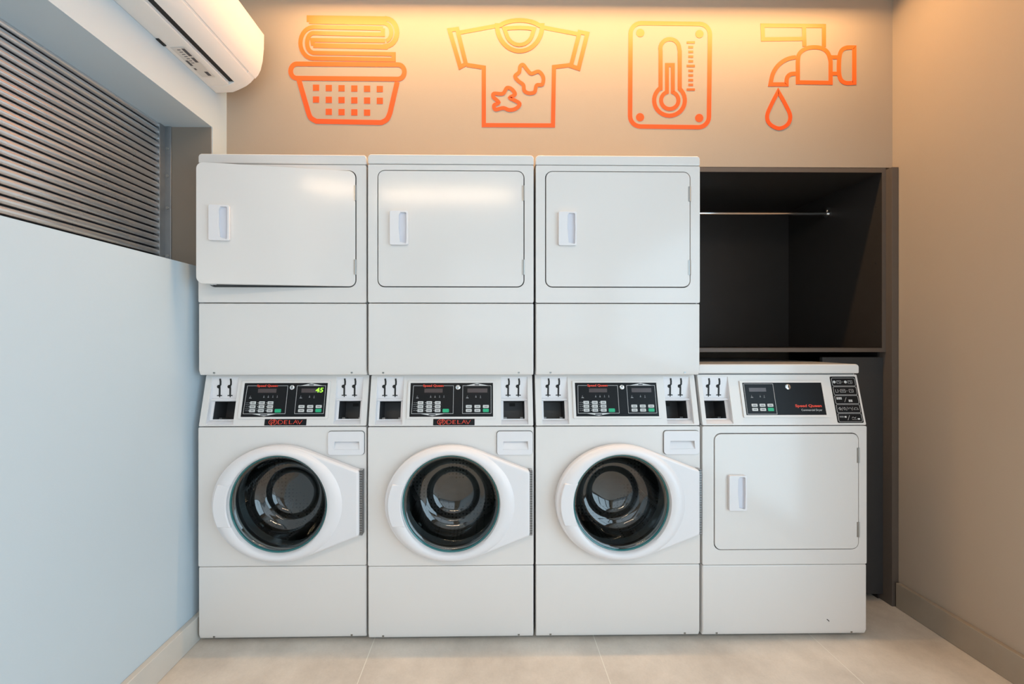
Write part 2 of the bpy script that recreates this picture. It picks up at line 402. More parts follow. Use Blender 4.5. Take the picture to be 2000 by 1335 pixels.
# towels: two interlocking folds
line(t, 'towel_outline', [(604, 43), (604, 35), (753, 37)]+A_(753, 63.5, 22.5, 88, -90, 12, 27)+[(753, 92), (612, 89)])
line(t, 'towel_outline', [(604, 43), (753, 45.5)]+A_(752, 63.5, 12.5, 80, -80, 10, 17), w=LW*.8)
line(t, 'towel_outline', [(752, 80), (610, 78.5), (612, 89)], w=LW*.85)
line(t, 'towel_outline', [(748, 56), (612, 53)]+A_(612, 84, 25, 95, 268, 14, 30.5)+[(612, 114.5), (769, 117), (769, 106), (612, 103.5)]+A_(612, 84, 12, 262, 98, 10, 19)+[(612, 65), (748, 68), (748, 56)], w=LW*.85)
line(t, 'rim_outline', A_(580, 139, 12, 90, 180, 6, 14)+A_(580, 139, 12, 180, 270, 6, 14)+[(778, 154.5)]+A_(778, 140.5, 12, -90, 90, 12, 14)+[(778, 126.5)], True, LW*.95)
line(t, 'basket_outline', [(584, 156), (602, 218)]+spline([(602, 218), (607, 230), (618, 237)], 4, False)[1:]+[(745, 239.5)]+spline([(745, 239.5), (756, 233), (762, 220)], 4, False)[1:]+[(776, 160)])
for r_, (n0, n1) in enumerate(((0, 6), (0, 6), (1, 5))):
    for i in range(n0, n1):
        cx = 617.5+24.9*i; cy = (171.5, 194.5, 218)[r_]+i*.5
        MB().prism(W([(cx-6, cy-6), (cx+6, cy-6), (cx+6, cy+6), (cx-6, cy+6)]), DY0, DY1).build('basket_hole', M_orange, t, dist=False)
t = decal('orange line decal of a stained t-shirt on the back wall', 0)
line(t, 'shirt_outline', [(892, 65), (968, 51)], w=LW*.85); line(t, 'shirt_outline', [(1062, 54), (1130, 67)], w=LW*.85)
line(t, 'shirt_outline', [(912, 127), (945, 132), (945, 244.5), (1080, 245), (1082, 131), (1116, 127)], w=LW*.85)
line(t, 'cuff', [(878, 59), (893, 57), (910, 125), (899, 131)], True, LW*.85); line(t, 'cuff', [(1132, 63), (1147, 66), (1130, 134), (1115, 129)], True, LW*.85)
line(t, 'collar', A_(1015, 60, 44, 150, 30, 12, 20)+A_(1015, 50, 44, 0, -180, 20, 50), True, LW*.9)
line(t, 'collar', [(985, 56), (1000, 55), (1015, 54.5), (1030, 55), (1043, 57)]+A_(1014.5, 61, 26, -15, -165, 12, 27), True, LW*.8)
line(t, 'stain', spline([(1022, 127), (1030, 137), (1038, 144), (1052, 140), (1061, 151), (1059, 165), (1048, 167), (1044, 180), (1032, 182), (1024, 177), (1022, 166), (1012, 158), (1006, 149), (1014, 141), (1016, 130)], 5), True, LW*.75)
line(t, 'stain', spline([(990, 172), (999, 174), (1006, 184), (996, 191), (1005, 196), (1015, 203), (1008, 212), (995, 215), (983, 211), (968, 214), (965, 206), (974, 200), (964, 190), (965, 183), (982, 183)], 5), True, LW*.75)
t = decal('orange line decal of a thermometer on a rounded plate on the back wall', 0)
line(t, 'plate_outline', A_(1252, 66, 20.5, 180, 90, 6)+A_(1366, 67.5, 20.5, 90, 0, 6)+A_(1364, 228, 20.5, 0, -90, 6)+A_(1251, 226.5, 20.5, 270, 180, 6), True, LW*.9)
line(t, 'tube_outline', [(1290, 173), (1290, 100)]+A_(1308, 95, 18.5, 180, 0, 12)+[(1327.5, 100), (1327.5, 173)]+A_(1307.5, 196, 30, 48, -228, 26), True, LW*.85)
line(t, 'bulb_outline', [(1302.5, 180), (1302.5, 127), (1314, 127), (1314, 180)]+A_(1308, 196, 17, 65, -245, 22), True, LW*.8)
for i in range(11):
    y = 83+i*9.2; wd = 8 if i % 5 == 0 else 4.6
    MB().prism(W([(1349-wd, y-2.2), (1349+wd, y-2.2), (1349+wd, y+2.2), (1349-wd, y+2.2)]), DY0, DY1).build('scale_mark', M_orange, t, dist=False)
for cx, cy in ((1250.5, 64.5), (1366, 66.5), (1250, 229), (1365.5, 230.5)):
    MB().prism(W(A_(cx, cy, 8, 0, 345, 23)), DY0, DY1).build('plate_screw', M_orange, t)
t = decal('orange line decal of a dripping water tap on the back wall', 0)
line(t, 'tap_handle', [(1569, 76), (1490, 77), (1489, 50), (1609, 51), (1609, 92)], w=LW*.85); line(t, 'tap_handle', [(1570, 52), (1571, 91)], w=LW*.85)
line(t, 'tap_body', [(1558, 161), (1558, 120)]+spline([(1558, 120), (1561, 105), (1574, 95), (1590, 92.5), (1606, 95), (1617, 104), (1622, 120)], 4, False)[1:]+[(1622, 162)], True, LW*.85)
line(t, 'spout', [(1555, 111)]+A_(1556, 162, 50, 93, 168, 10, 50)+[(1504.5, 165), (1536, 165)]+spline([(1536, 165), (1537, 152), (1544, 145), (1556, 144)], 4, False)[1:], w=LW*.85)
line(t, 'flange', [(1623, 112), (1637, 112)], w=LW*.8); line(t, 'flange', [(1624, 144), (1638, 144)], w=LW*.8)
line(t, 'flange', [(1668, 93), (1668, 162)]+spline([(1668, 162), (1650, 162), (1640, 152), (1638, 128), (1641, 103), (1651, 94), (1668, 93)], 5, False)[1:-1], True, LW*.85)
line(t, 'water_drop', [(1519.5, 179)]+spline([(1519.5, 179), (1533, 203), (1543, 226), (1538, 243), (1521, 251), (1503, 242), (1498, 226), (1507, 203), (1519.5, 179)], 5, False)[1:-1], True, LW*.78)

# ---------------------------------------------------------------- appliances (local: x to the right, y to the back, z up, front face at y = 0)
YF = 1.655
SLOPE = math.atan2(.045, .207); PZ = .886; PL = .2118
PM = T(0, 0, PZ) @ Matrix.Rotation(-SLOPE, 4, 'X')        # frame of the leaning control panel: x, depth, up the slope

def door_handle(par, x0, x1, z0, z1, y):
    """moulded pull with a pocket open towards the right"""
    w = x1-x0; h = MB()
    px0 = x0+w*.50; px1 = x1-w*.10
    hole = [(px0+.004, z0+.012), (px1-.002, z0+.006), (px1, z0+.012), (px1+.001, (z0+z1)/2), (px1, z1-.010), (px1-.004, z1-.006), (px0+.006, z1-.006), (px0, z1-.016), (px0-.001, (z0+z1)/2)]
    h.plate(rrect(x0, x1, z0, z1, .006, 3), [hole], y-.013, y-.001)
    ho = h.build('handle', M_plastic, par, bevel=.003)
    # pocket wall behind the grip
    MB().box(px0-.003, px1+.003, y-.0035, y-.0015, z0+.004, z1-.004).build('handle_pocket', mat_pocket_shade, ho, bevel=.0005)
    return ho
mat_pocket_shade = mat('pocket_shade', (.66, .67, .74), .35)  # handle plastic with the pocket's bluish shade mixed into the colour

def make_dryer_front(t, W_, zb, zt, dz0, dz1, dx0, dx1, hz0, hz1, hx0, hx1, lower, open_deg=0, seam=.003):
    """front panel with round cornered door opening, the door, its hinges and handle; lower = (z0, z1) of the service panel"""
    g = .0042
    op = rrect(dx0-g, dx1+g, dz0-g, dz1+g, .030)
    MB().plate(rrect(.001, W_-.001, zb, zt, .006, 3), [op], 0, .022).build('front_panel', M_enamel, t, bevel=.004, seg=3)
    # door jamb with a dark drum mouth
    cx, cz = (dx0+dx1)/2, (dz0+dz1)/2
    mouth = [(cx+.20*math.cos(2*PI*i/32), cz+.19*math.sin(2*PI*i/32)) for i in range(32)]
    j = MB().plate(rrect(dx0-.012, dx1+.012, dz0-.012, dz1+.012, .034), [mouth], .0225, .030).build('door_jamb', M_jamb, t)
    MB().lathe([(.2, .030), (.24, .034), (.24, .40), (0, .41)], cx, cz, 40).build('drum', M_drum, t)
    M = T(dx1, 0, 0) @ Matrix.Rotation(math.radians(open_deg), 4, 'Z') @ T(-dx1, 0, 0)
    d = MB(M).plate(rrect(dx0, dx1, dz0, dz1, .026, 8), [], -.0015, .0195).build('door', M_enamel, t, bevel=.004, seg=3)
    # handle belongs to the door
    ho = door_handle(d, hx0, hx1, hz0, hz1, -.0015)
    if open_deg:
        for ob in (ho,)+tuple(ho.children): 
            ob.data.transform(M)
        MB(M).box(dx0+.035, dx0+.055, .019, .036, dz0+.0, dz0+.02).build('latch', M_plastic, d)
    for zz in (dz1-.058-.062, dz0+.048):
        MB(M).box(dx1-.006, dx1+.0025, -.0035, .004, zz, zz+.062).cyl((dx1+.0015, -.003, zz), (dx1+.0015, -.003, zz+.062), .0026, 8).build('hinge', M_screw, d)
    return d
M_jamb = mat('jamb_enamel', (.16, .16, .16), .5)

def kick_panel(t, W_, z0, z1, name='lower_panel'):
    """service panel whose bottom edge turns back; two screws"""
    c = MB()
    e = .021
    pts = [(0, z1), (0, z0+e), (.008, z0), (.03, z0), (.03, z1)]
    xs = [.001, W_-.001]
    # bottom corners are clipped
    A = [(xs[0], y, z) for y, z in pts]
    c.prism([(y, z) for y, z in pts], xs[0], xs[1], 'x')
    o = c.build(name, M_enamel, t, bevel=.005, seg=3)
    for x in (.062, W_-.062):
        MB().cyl((x, .0065, z0+.0105), (x, .0028, z0+.0105), .0046, 12).build('screw', M_screw, o)
        MB().box(x-.0034, x+.0034, .0022, .0030, z0+.0100, z0+.0110).build('screw_slot', M_slot, o)
    return o

def coin_module(t, u0, side):
    """recessed coin drop: vertical plate with two slots over an open coin return"""
    w = .111; k = math.tan(SLOPE)
    vt, vb, vl = .203, .008, .112
    def q(v, back=0): return (vt-v)*k*1.0+.0015+back
    # recess walls
    c = MB(PM)
    o = [(u0, vb), (u0+w, vb), (u0+w, vt), (u0, vt)]
    for (ua, ub, inner) in ((u0, u0+.001, 0), (u0+w-.001, u0+w, 0)):
        c.prism([(0.003, vb), (.05, vb), (.05, vt), (.003, vt)], ua, ub, 'x')
    # upper plate follows the vertical
    c.prism([(q(vt), vt), (q(vl), vl), (q(vl)+.004, vl), (q(vt)+.004, vt)], u0, u0+w, 'x')
    m = c.build('coin_drop', M_plastic, t, dist=False)
    # ledge under the slots
    MB(PM).box(u0, u0+w, q(vl)-.009, q(vl)+.006, vl-.006, vl+.001).build('ledge', M_plastic, m, bevel=.0015)
    # surround of the return opening
    ua, ub, va, vc = u0+.010, u0+w-.012, .030, vl-.008
    yb = q(vl)+.002
    MB(PM).plate([(u0, vb), (u0+w, vb), (u0+w, vl), (u0, vl)], [[(ua, va), (ub, va), (ub, vc), (ua, vc)]], yb, yb+.003).build('return_frame', M_plastic, m)
    MB(PM).prism([(yb, vb), (yb, va-.004), (yb-.013, va-.010), (.003, vb)], u0, u0+w, 'x').build('return_lip', M_plastic, m)
    # cavity box
    cv = MB(PM); dp = .11
    cv.box(ua-.001, ua, yb+.003, dp, va, vc).box(ub, ub+.001, yb+.003, dp, va, vc).box(ua, ub, yb+.003, dp, va-.001, va).box(ua, ub, yb+.003, dp, vc, vc+.001).box(ua, ub, dp, dp+.001, va, vc)
    cv.build('coin_return', M_cav, m, dist=False)
    if side: MB(PM).box(ua+.03, ua+.055, dp-.002, dp-.001, vc-.018, vc-.004).build('coin_opening', M_slot, m)
    for a in (ua+.003, ub-.016): MB(PM).box(a, a+.013, dp-.05, dp-.002, va, va+.008).build('coin_chute', M_zinc, m)
    for du in (.031, .0745):
        # jagged slot, laid on the vertical plate
        K = PM @ T(u0+du, .0015, vt) @ Matrix.Rotation(SLOPE*1.0, 4, 'X')
        s_ = MB(K)
        s_.stroke([(.001, -.006), (.0030, -.019), (.0026, -.031), (-.003, -.038), (-.0005, -.045), (-.001, -.075)], .0068, -.0012, .0005)
        s_.prism([(-.0045+.0075*math.cos(a*PI/5), -.0395+.0075*math.sin(a*PI/5)) for a in range(10)], -.0012, .0005)
        s_.stroke([(-.0115, -.0768), (.0095, -.0768)], .0040, -.0012, .0005)
        s_.prism([(-.004, -.074), (.003, -.074), (0, -.0845), (-.002, -.0845)], -.0011, .0005)
        s_.build('coin_slot', M_slot, m, dist=False)
    return m
M_cav = mat('coin_box_steel', (.045, .046, .05), .4)

def button(par, u, v, w, h, m, marks=True):
    b = MB(PM).plate(rrect(u-w/2, u+w/2, v-h/2, v+h/2, h*.2, 3), [], -.0052, -.0038).build('button', m, par)
    return b
def icon(par, u, v, kind, s=.0045):
    mb = MB(PM)
    """small cycle symbols: a garment or basin over a bar of text"""
    y0, y1 = -.0046, -.0042
    if kind == 0:
        mb.prism([(u-s*1.3, v-s*.9), (u+s*1.3, v-s*.9), (u+s*.9, v-s*.1), (u-s*.2, v+s*.3), (u-s*.9, v-s*.1)], y0, y1)
        mb.stroke([(u-s*.5, v+s*.2), (u-s*.2, v+s*1.4), (u+s*.4, v+s*1.1)], .0010, y0, y1)
    elif kind == 1:
        mb.prism([(u-s*.7, v-s), (u+s*.7, v-s), (u+s*.35, v+.1*s), (u-s*.35, v+.1*s)], y0, y1)
        mb.prism([(u-s*.3, v+.3*s), (u+s*.3, v+.3*s), (u, v+s*1.2)], y0, y1)
    else:
        mb.prism([(u-s*.6, v-s), (u+s*.6, v-s), (u+s*.4, v-.5*s), (u-s*.4, v-.5*s)], y0, y1)
        mb.stroke([(u, v-.3*s), (u, v+s)], .0014, y0, y1); mb.stroke([(u-s*.4, v+.3*s), (u+s*.4, v+.3*s)], .001, y0, y1)
    mb.build('cycle_symbol', M_grey, par, dist=False)
def lock(par, u, v, r, m=None):
    o = MB(PM).lathe([(0, -.0075), (r*.75, -.0075), (r, -.006), (r, -.0035)], u, v, 20).build('key_lock', m or M_chrome, par)
    MB(PM).box(u-r*.12, u+r*.12, -.0085, -.0074, v-r*.5, v+r*.5).build('keyhole', M_slot, o)
def vend_panel(cp, a, b, lit=None):
    """controls of a washer: cp is the control panel part; display fills u0..u1, v0..v1; a, b map normalised positions"""
    y0, y1 = -.0046, -.0042
    U = lambda x: .171+(x-530)/907*.340
    V = lambda y: .0388+(523-y)/358*.1377
    pr = MB(PM)
    lw = .0013
    pr.stroke([(U(662), V(192)), (U(558), V(192)), (U(547), V(490)), (U(1003), V(490)), (U(1003), V(192)), (U(893), V(192))], lw, y0, y1)
    pr.stroke([(U(1106), V(192)), (U(1106), V(490)), (U(1421), V(490)), (U(1421), V(192))], lw, y0, y1, True)
    pr.prism([(U(640), V(491)), (U(910), V(491)), (U(775), V(517))], y0, y1)
    pr.prism([(U(1140), V(191)), (U(1392), V(191)), (U(1264), V(166))], y0, y1)
    for i in range(3):
        for y in (375, 416, 458): pr.prism([(U(598+95*i), V(y+4)), (U(604+95*i), V(y+4)), (U(604+95*i), V(y-4)), (U(598+95*i), V(y-4))], y0, y1)
    for y in (395, 438): pr.stroke([(U(562), V(y)), (U(868), V(y))], .0006, y0, y1)
    pr.build('panel_print', M_white, cp, dist=False)
    icon(cp, U(605), V(318), 0); icon(cp, U(1158), V(318), 0)
    for x in (752, 800): icon(cp, U(x), V(308), 1)
    for x in (850, 898): icon(cp, U(x), V(308), 2)
    icon(cp, U(1253), V(308), 1); icon(cp, U(1303), V(312), 2, .0052)
    for y in (375, 416, 458): MB(PM).stroke([(U(565), V(y)), (U(590), V(y))], .0016, y0, y1).build('row_caption', M_grey, cp, dist=False)
    MB(PM).box(U(680), U(882), -.0045, -.0040, V(267), V(224)).build('display', M_lcd, cp)
    dr = MB(PM).box(U(1158), U(1380), -.0045, -.0040, V(267), V(222)).build('display', M_lcd, cp)
    MB(PM).box(U(735), U(812), -.0050, -.0044, V(508), V(495)).box(U(1238), U(1288), -.0050, -.0044, V(188), V(177)).build('arrow_caption', M_ink, cp)
    text_mb(MB(PM), 'Speed Queen', U(664), U(892), V(211), V(179), -.0048, .035).build('brand_lettering', M_red, cp)
    ink = MB(PM)
    for j, y in enumerate((375, 416, 458)):
        for i, x in enumerate((642, 738, 832)):
            button(cp, U(x), V(y), .0235, .0125, M_button)
            w_ = .0065 if (i+j) % 2 else .0055
            for q, (h0, s_) in enumerate(((0, 1),)):
                for n_ in range(4): ink.box(U(x)-w_+n_*w_*.55, U(x)-w_+n_*w_*.55+w_*.36, -.0055, -.0051, V(y)-.0018, V(y)+.0018)
    button(cp, U(922), V(459), .026, .0145, M_green)
    for j, y in enumerate((416, 458)):
        for i, x in enumerate((1175, 1270, 1363)):
            gr = (i == 2 and j == 1)
            button(cp, U(x), V(y), .0245, .0135 if gr else .0125, M_green if gr else M_button)
            if not gr:
                for n_ in range(4): ink.box(U(x)-.006+n_*.0034, U(x)-.006+n_*.0034+.0022, -.0055, -.0051, V(y)-.0016, V(y)+.0016)
    ink.build('button_captions', M_ink, cp, dist=False)
    lock(cp, U(1052), V(210), .0098)
    if lit: text_mb(MB(PM), lit, U(1314), U(1398), V(265), V(214), -.0050, .012, .12).build('lit_number', M_digit, dr)

def delav(cp):
    """black sticker with a round leaf emblem and red letters"""
    u0, u1, v0, v1 = .267, .437, .0040, .0305
    o = MB(PM).plate(rrect(u0, u1, v0, v1, .001, 2), [], -.0012, .0005).build('name_sticker', M_black, cp)
    y0, y1 = -.0017, -.0011
    l = MB(PM); x = u0+.034; cz = (v0+v1)/2; h = .0078; lw = .0020
    ex, r = x, .0125
    l.stroke([(ex+p*math.cos(a), cz+p2*math.sin(a)) for p, p2, a in [(.0165, .0105, math.radians(d)) for d in range(105, 262, 12)]], lw, y0, y1)
    l.stroke([(ex+.0165*math.cos(math.radians(d)), cz+.0105*math.sin(math.radians(d))) for d in range(-75, 76, 12)], lw, y0, y1)
    l.stroke(spline([(ex-.003, cz-.0135), (ex-.0045, cz-.004), (ex+.003, cz+.002), (ex+.0035, cz+.012)], 5, False), lw, y0, y1)
    l.stroke(spline([(ex-.006, cz-.007), (ex-.008, cz+.002), (ex+.002, cz+.009)], 4, False), lw*.8, y0, y1)
    l.stroke(spline([(ex+.005, cz+.008), (ex+.008, cz+.001), (ex+.001, cz-.006)], 4, False), lw*.8, y0, y1)
    a = u0+.056
    l.stroke([(a, cz-h), (a, cz+h)], lw*1.6, y0, y1); l.stroke([(a, cz+h)]+arc(a+.007, cz, .011, 90, -90, 10, h)+[(a, cz-h)], lw*.8, y0, y1)
    a = u0+.081
    l.stroke([(a, cz-h), (a, cz+h)], lw*1.6, y0, y1)
    for q, wd in ((h-.001, .012), (0, .009), (-h+.001, .012)): l.stroke([(a, cz+q), (a+wd, cz+q)], lw*.8, y0, y1)
    a = u0+.101
    l.stroke([(a, cz+h), (a, cz-h)], lw*1.6, y0, y1); l.stroke([(a, cz-h+.001), (a+.012, cz-h+.001)], lw*.8, y0, y1)
    a = u0+.117
    l.stroke([(a, cz-h), (a+.009, cz+h), (a+.018, cz-h)], lw*.9, y0, y1); l.stroke([(a+.0045, cz-h*.1), (a+.013, cz-h*.1)], lw*.6, y0, y1)
    a = u0+.134
    l.stroke([(a, cz+h), (a+.009, cz-h), (a+.019, cz+h)], lw*.9, y0, y1)
    l.build('sticker_lettering', M_red, o, dist=False)

def control_panel(t, W_, holes, top_lid=False):
    hs = [[(a, .008), (a+.111, .008), (a+.111, .203), (a, .203)] for a in holes]
    c = MB(PM).plate(rrect(.002, W_-.002, .0015, PL, .004, 2), hs, 0, .012)
    o = c.build('control_panel', M_enamel, t, bevel=.003)
    # cheeks closing the wedge behind the leaning face
    return o
def cabinet(t, W_, z0, z1, y0=.030, y1=.70):
    return MB().box(.0025, W_-.0025, y0, y1, z0, z1).build('cabinet', M_body, t, bevel=.004)
def shell(t, W_, z0, z1, hole, y0=.022, y1=.70):
    """hollow cabinet: sides, back, top and bottom"""
    c = MB()
    c.box(.0025, .006, y0, y1, z0, z1).box(W_-.006, W_-.0025, y0, y1, z0, z1).box(.006, W_-.006, y1-.004, y1, z0, z1).box(.006, W_-.006, y0, y1-.004, z1-.004, z1).box(.006, W_-.006, y0, y1-.004, z0, z0+.004)
    return c.build('cabinet', M_body, t, dist=False)

def console_housing(t, W_, zt):
    c = MB()
    for a in (.0025, W_-.0065): c.prism([(.012, .89), (.70, .89), (.70, zt), (.057, zt)], a, a+.004, 'x')
    c.box(.0065, W_-.0065, .696, .70, .89, zt).box(.0065, W_-.0065, .060, .696, zt-.004, zt)
    return c.build('console_housing', M_body, t, dist=False)
def feet(t, W_):
    for x in (.06, W_-.06):
        for y in (.07, .62): MB().cyl((x, y, 0), (x, y, .03), .02, 16).build('foot', M_dark, t)

def washer(X, W_, dy, rz, label, lit=None, sticker=True, lockmat=None):
    t = thing('washing_machine', label, 'washing machine', (X, YF+dy, 0), rz, 'front loading washing machines in the row')
    feet(t, W_)
    shell(t, W_, .03, .886, None, .022, .70)
    console_housing(t, W_, 1.0955)
    kick_panel(t, W_, .016, .312)
    # front panel with porthole
    cx, cz = .343, .582
    hole = [(cx+.205*math.cos(2*PI*i/64), cz+.205*math.sin(2*PI*i/64)) for i in range(64)]
    dr = rrect(.540, .664, .784, .852, .012, 4)
    fh = [(.553, .790), (.657, .790), (.657, .827), (.553, .827)]
    MB().plate(rrect(.001, W_-.001, .3155, .8835, .005, 3), [hole, fh], 0, .022).build('front_panel', M_enamel, t, bevel=.004, seg=3)
    # detergent drawer
    d = MB(); x0, x1, z0, z1 = .529, .675, .770, .866
    hx0, hx1, hz0, hz1 = x0+.026, x1-.020, z0+.022, z0+.055
    MB().box(hx0-.004, hx1+.004, .0215, .0235, hz0-.006, hz1+.004).build('drawer_back', M_plastic, t)
    d.plate(rrect(x0, x1, z0, z1, .012, 5), [[(hx0-.002, hz0), (hx1+.002, hz0), (hx1, hz1), (hx0, hz1)]], -.008, -.0005)
    do = d.build('detergent_drawer', M_plastic, t, bevel=.0035, seg=3)
    MB().plate(rrect(x0-.0018, x1+.0018, z0-.0018, z1+.0018, .0135, 5), [rrect(x0+.002, x1-.002, z0+.002, z1-.002, .011, 5)], -.0008, .0002).build('drawer_gap', M_dark, do)
    MB().prism([(-.0060, hz0-.001), (.012, hz0-.001), (.012, hz1), (.010, hz1)], hx0-.003, hx1+.003, 'x').build('finger_pull', M_plastic, do)
    # ---- door
    zc = cz; a_, b_ = .266, .2345
    right = W_-.020
    out = []
    for i in range(41):
        th = math.radians(66.5+(293.5-66.5)*i/40)
        ax = a_ if math.cos(th) < 0 else .262
        out.append((cx+ax*math.cos(th), zc+b_*math.sin(th)))
    out += [(right, zc-.131), (right, zc+.131)]
    inner = [(cx+.196*math.cos(2*PI*i/64), cz+.196*math.sin(2*PI*i/64)) for i in range(64)]
    base = MB().plate(out, [inner], -.042, -.003).build('door', M_plastic, t, bevel=.011, seg=4)
    # raised ring round the glass
    MB().lathe([(.194, -.020), (.1955, -.040), (.199, -.049), (.204, -.0535), (.210, -.0548), (.217, -.0535), (.224, -.049), (.2295, -.0425), (.2295, -.036)], cx, cz, 96, ex=.026, r0=.199, r1=.2295).build('door_ring', M_plastic, base)
    # grip plate on the left of the ring
    gp = []
    for i in range(13):
        th = math.radians(158+44*i/12); gp.append((cx+.2510*math.cos(th), cz+.2300*math.sin(th)*.99))
    for i in range(13):
        th = math.radians(206-52*i/12); gp.append((cx+.197*math.cos(th), cz+.197*math.sin(th)))
    MB().plate(gp, [], -.0553, -.038).build('door_grip', M_plastic, base, bevel=.006, seg=4)
    # glass: teal rim and deep bowl
    MB().lathe([(.1955, -.026), (.1955, -.034), (.193, -.036), (.1895, -.034), (.188, -.028)], cx, cz, 96).build('glass_rim', M_teal, base)
    MB().lathe([(.190, -.031), (.184, -.030), (.178, -.022), (.171, -.004), (.163, .022), (.152, .048), (.140, .064), (.127, .071), (.118, .073), (.110, .079), (.103, .092), (.094, .104), (.078, .112), (.04, .117), (0, .118)], cx, cz, 96).build('door_glass', M_glass, base, smooth=80)
    MB().box(right-.001, right+.011, -.030, -.001, zc-.131, zc+.131).build('hinge', M_hinge, base)
    # gasket and drum
    MB().lathe([(.204, -.002), (.204, .010), (.214, .030), (.214, .055), (.198, .070), (.206, .085), (.24, .090)], cx, cz, 64).build('door_gasket', M_gasket, t)
    dm = MB().lathe([(.24, .090), (.27, .095), (.27, .40), (.25, .42), (.10, .43), (0, .44)], cx, cz, 64)
    dmo = dm.build('drum', M_drum, t)
    for k in range(3):
        a = math.radians(90+120*k+15)
        c_, s_ = math.cos(a), math.sin(a)
        def pt(r, tt): return (cx+r*c_-tt*s_, cz+r*s_+tt*c_)
        MB().prism([pt(.268, -.04), pt(.268, .04), pt(.205, .012), pt(.205, -.012)], .11, .40).build('drum_vane', M_drum, dmo, bevel=.008, seg=3)
    # ---- control panel
    cp = control_panel(t, W_, (.028, .547))
    coin_module(t, .028, 0); coin_module(t, .547, 1)
    MB(PM).plate(rrect(.158, .524, .030, .186, .004, 3), [[(.169, .0385), (.513, .0385), (.513, .1775), (.169, .1775)]], -.0055, -.0005).build('display_bezel', M_enamel, cp, bevel=.0018)
    MB(PM).box(.1675, .5145, -.0038, -.0005, .037, .179).build('display_panel', M_black, cp)
    vend_panel(cp, 0, 0, lit)
    if sticker: delav(cp)
    return t
M_hinge = mat('hinge_strip', (.10, .10, .11), .4, metal=.7)
def hinge_tex():
    nt = M_hinge.node_tree; b = nt.nodes['Principled BSDF']; tc = nt.nodes.new('ShaderNodeTexCoord')
    w_ = nt.nodes.new('ShaderNodeTexWave'); w_.bands_direction = 'Z'; w_.inputs['Scale'].default_value = 46
    r = nt.nodes.new('ShaderNodeValToRGB'); r.color_ramp.elements[0].position = .4; r.color_ramp.elements[0].color = (.02, .02, .02, 1); r.color_ramp.elements[1].position = .6; r.color_ramp.elements[1].color = (.45, .45, .46, 1)
    nt.links.new(tc.outputs['Object'], w_.inputs[0]); nt.links.new(w_.outputs['Fac'], r.inputs[0]); nt.links.new(r.outputs[0], b.inputs['Base Color'])
hinge_tex()

def lid(t, W_, z0, z1, y0):
    pts = [(0, z0), (W_, z0), (W_, z1-.012), (W_-.003, z1-.005), (W_-.010, z1), (.010, z1), (.003, z1-.005), (0, z1-.012)]
    return MB().prism(pts, y0, y0+.70 if y0 < .01 else .70).build('lid', M_enamel, t, bevel=.005, seg=3)

def stacked_dryer(X, W_, dy, rz, label, open_deg=0):
    t = thing('tumble_dryer', label, 'tumble dryer', (X, YF+dy, 1.0955), rz, 'tumble dryers stacked on the washing machines')
    o = 1.0955
    shell(t, W_, .002, 1.959-o, None)
    lid(t, W_, 1.9615-o, 2.001-o, -.001)
    make_dryer_front(t, W_, 1.393-o, 1.9585-o, 1.460-o, 1.932-o, .0435, .638, 1.627-o, 1.765-o, .093, .167, None, open_deg)
    kick_panel(t, W_, .0, 1.390-o)
    return t

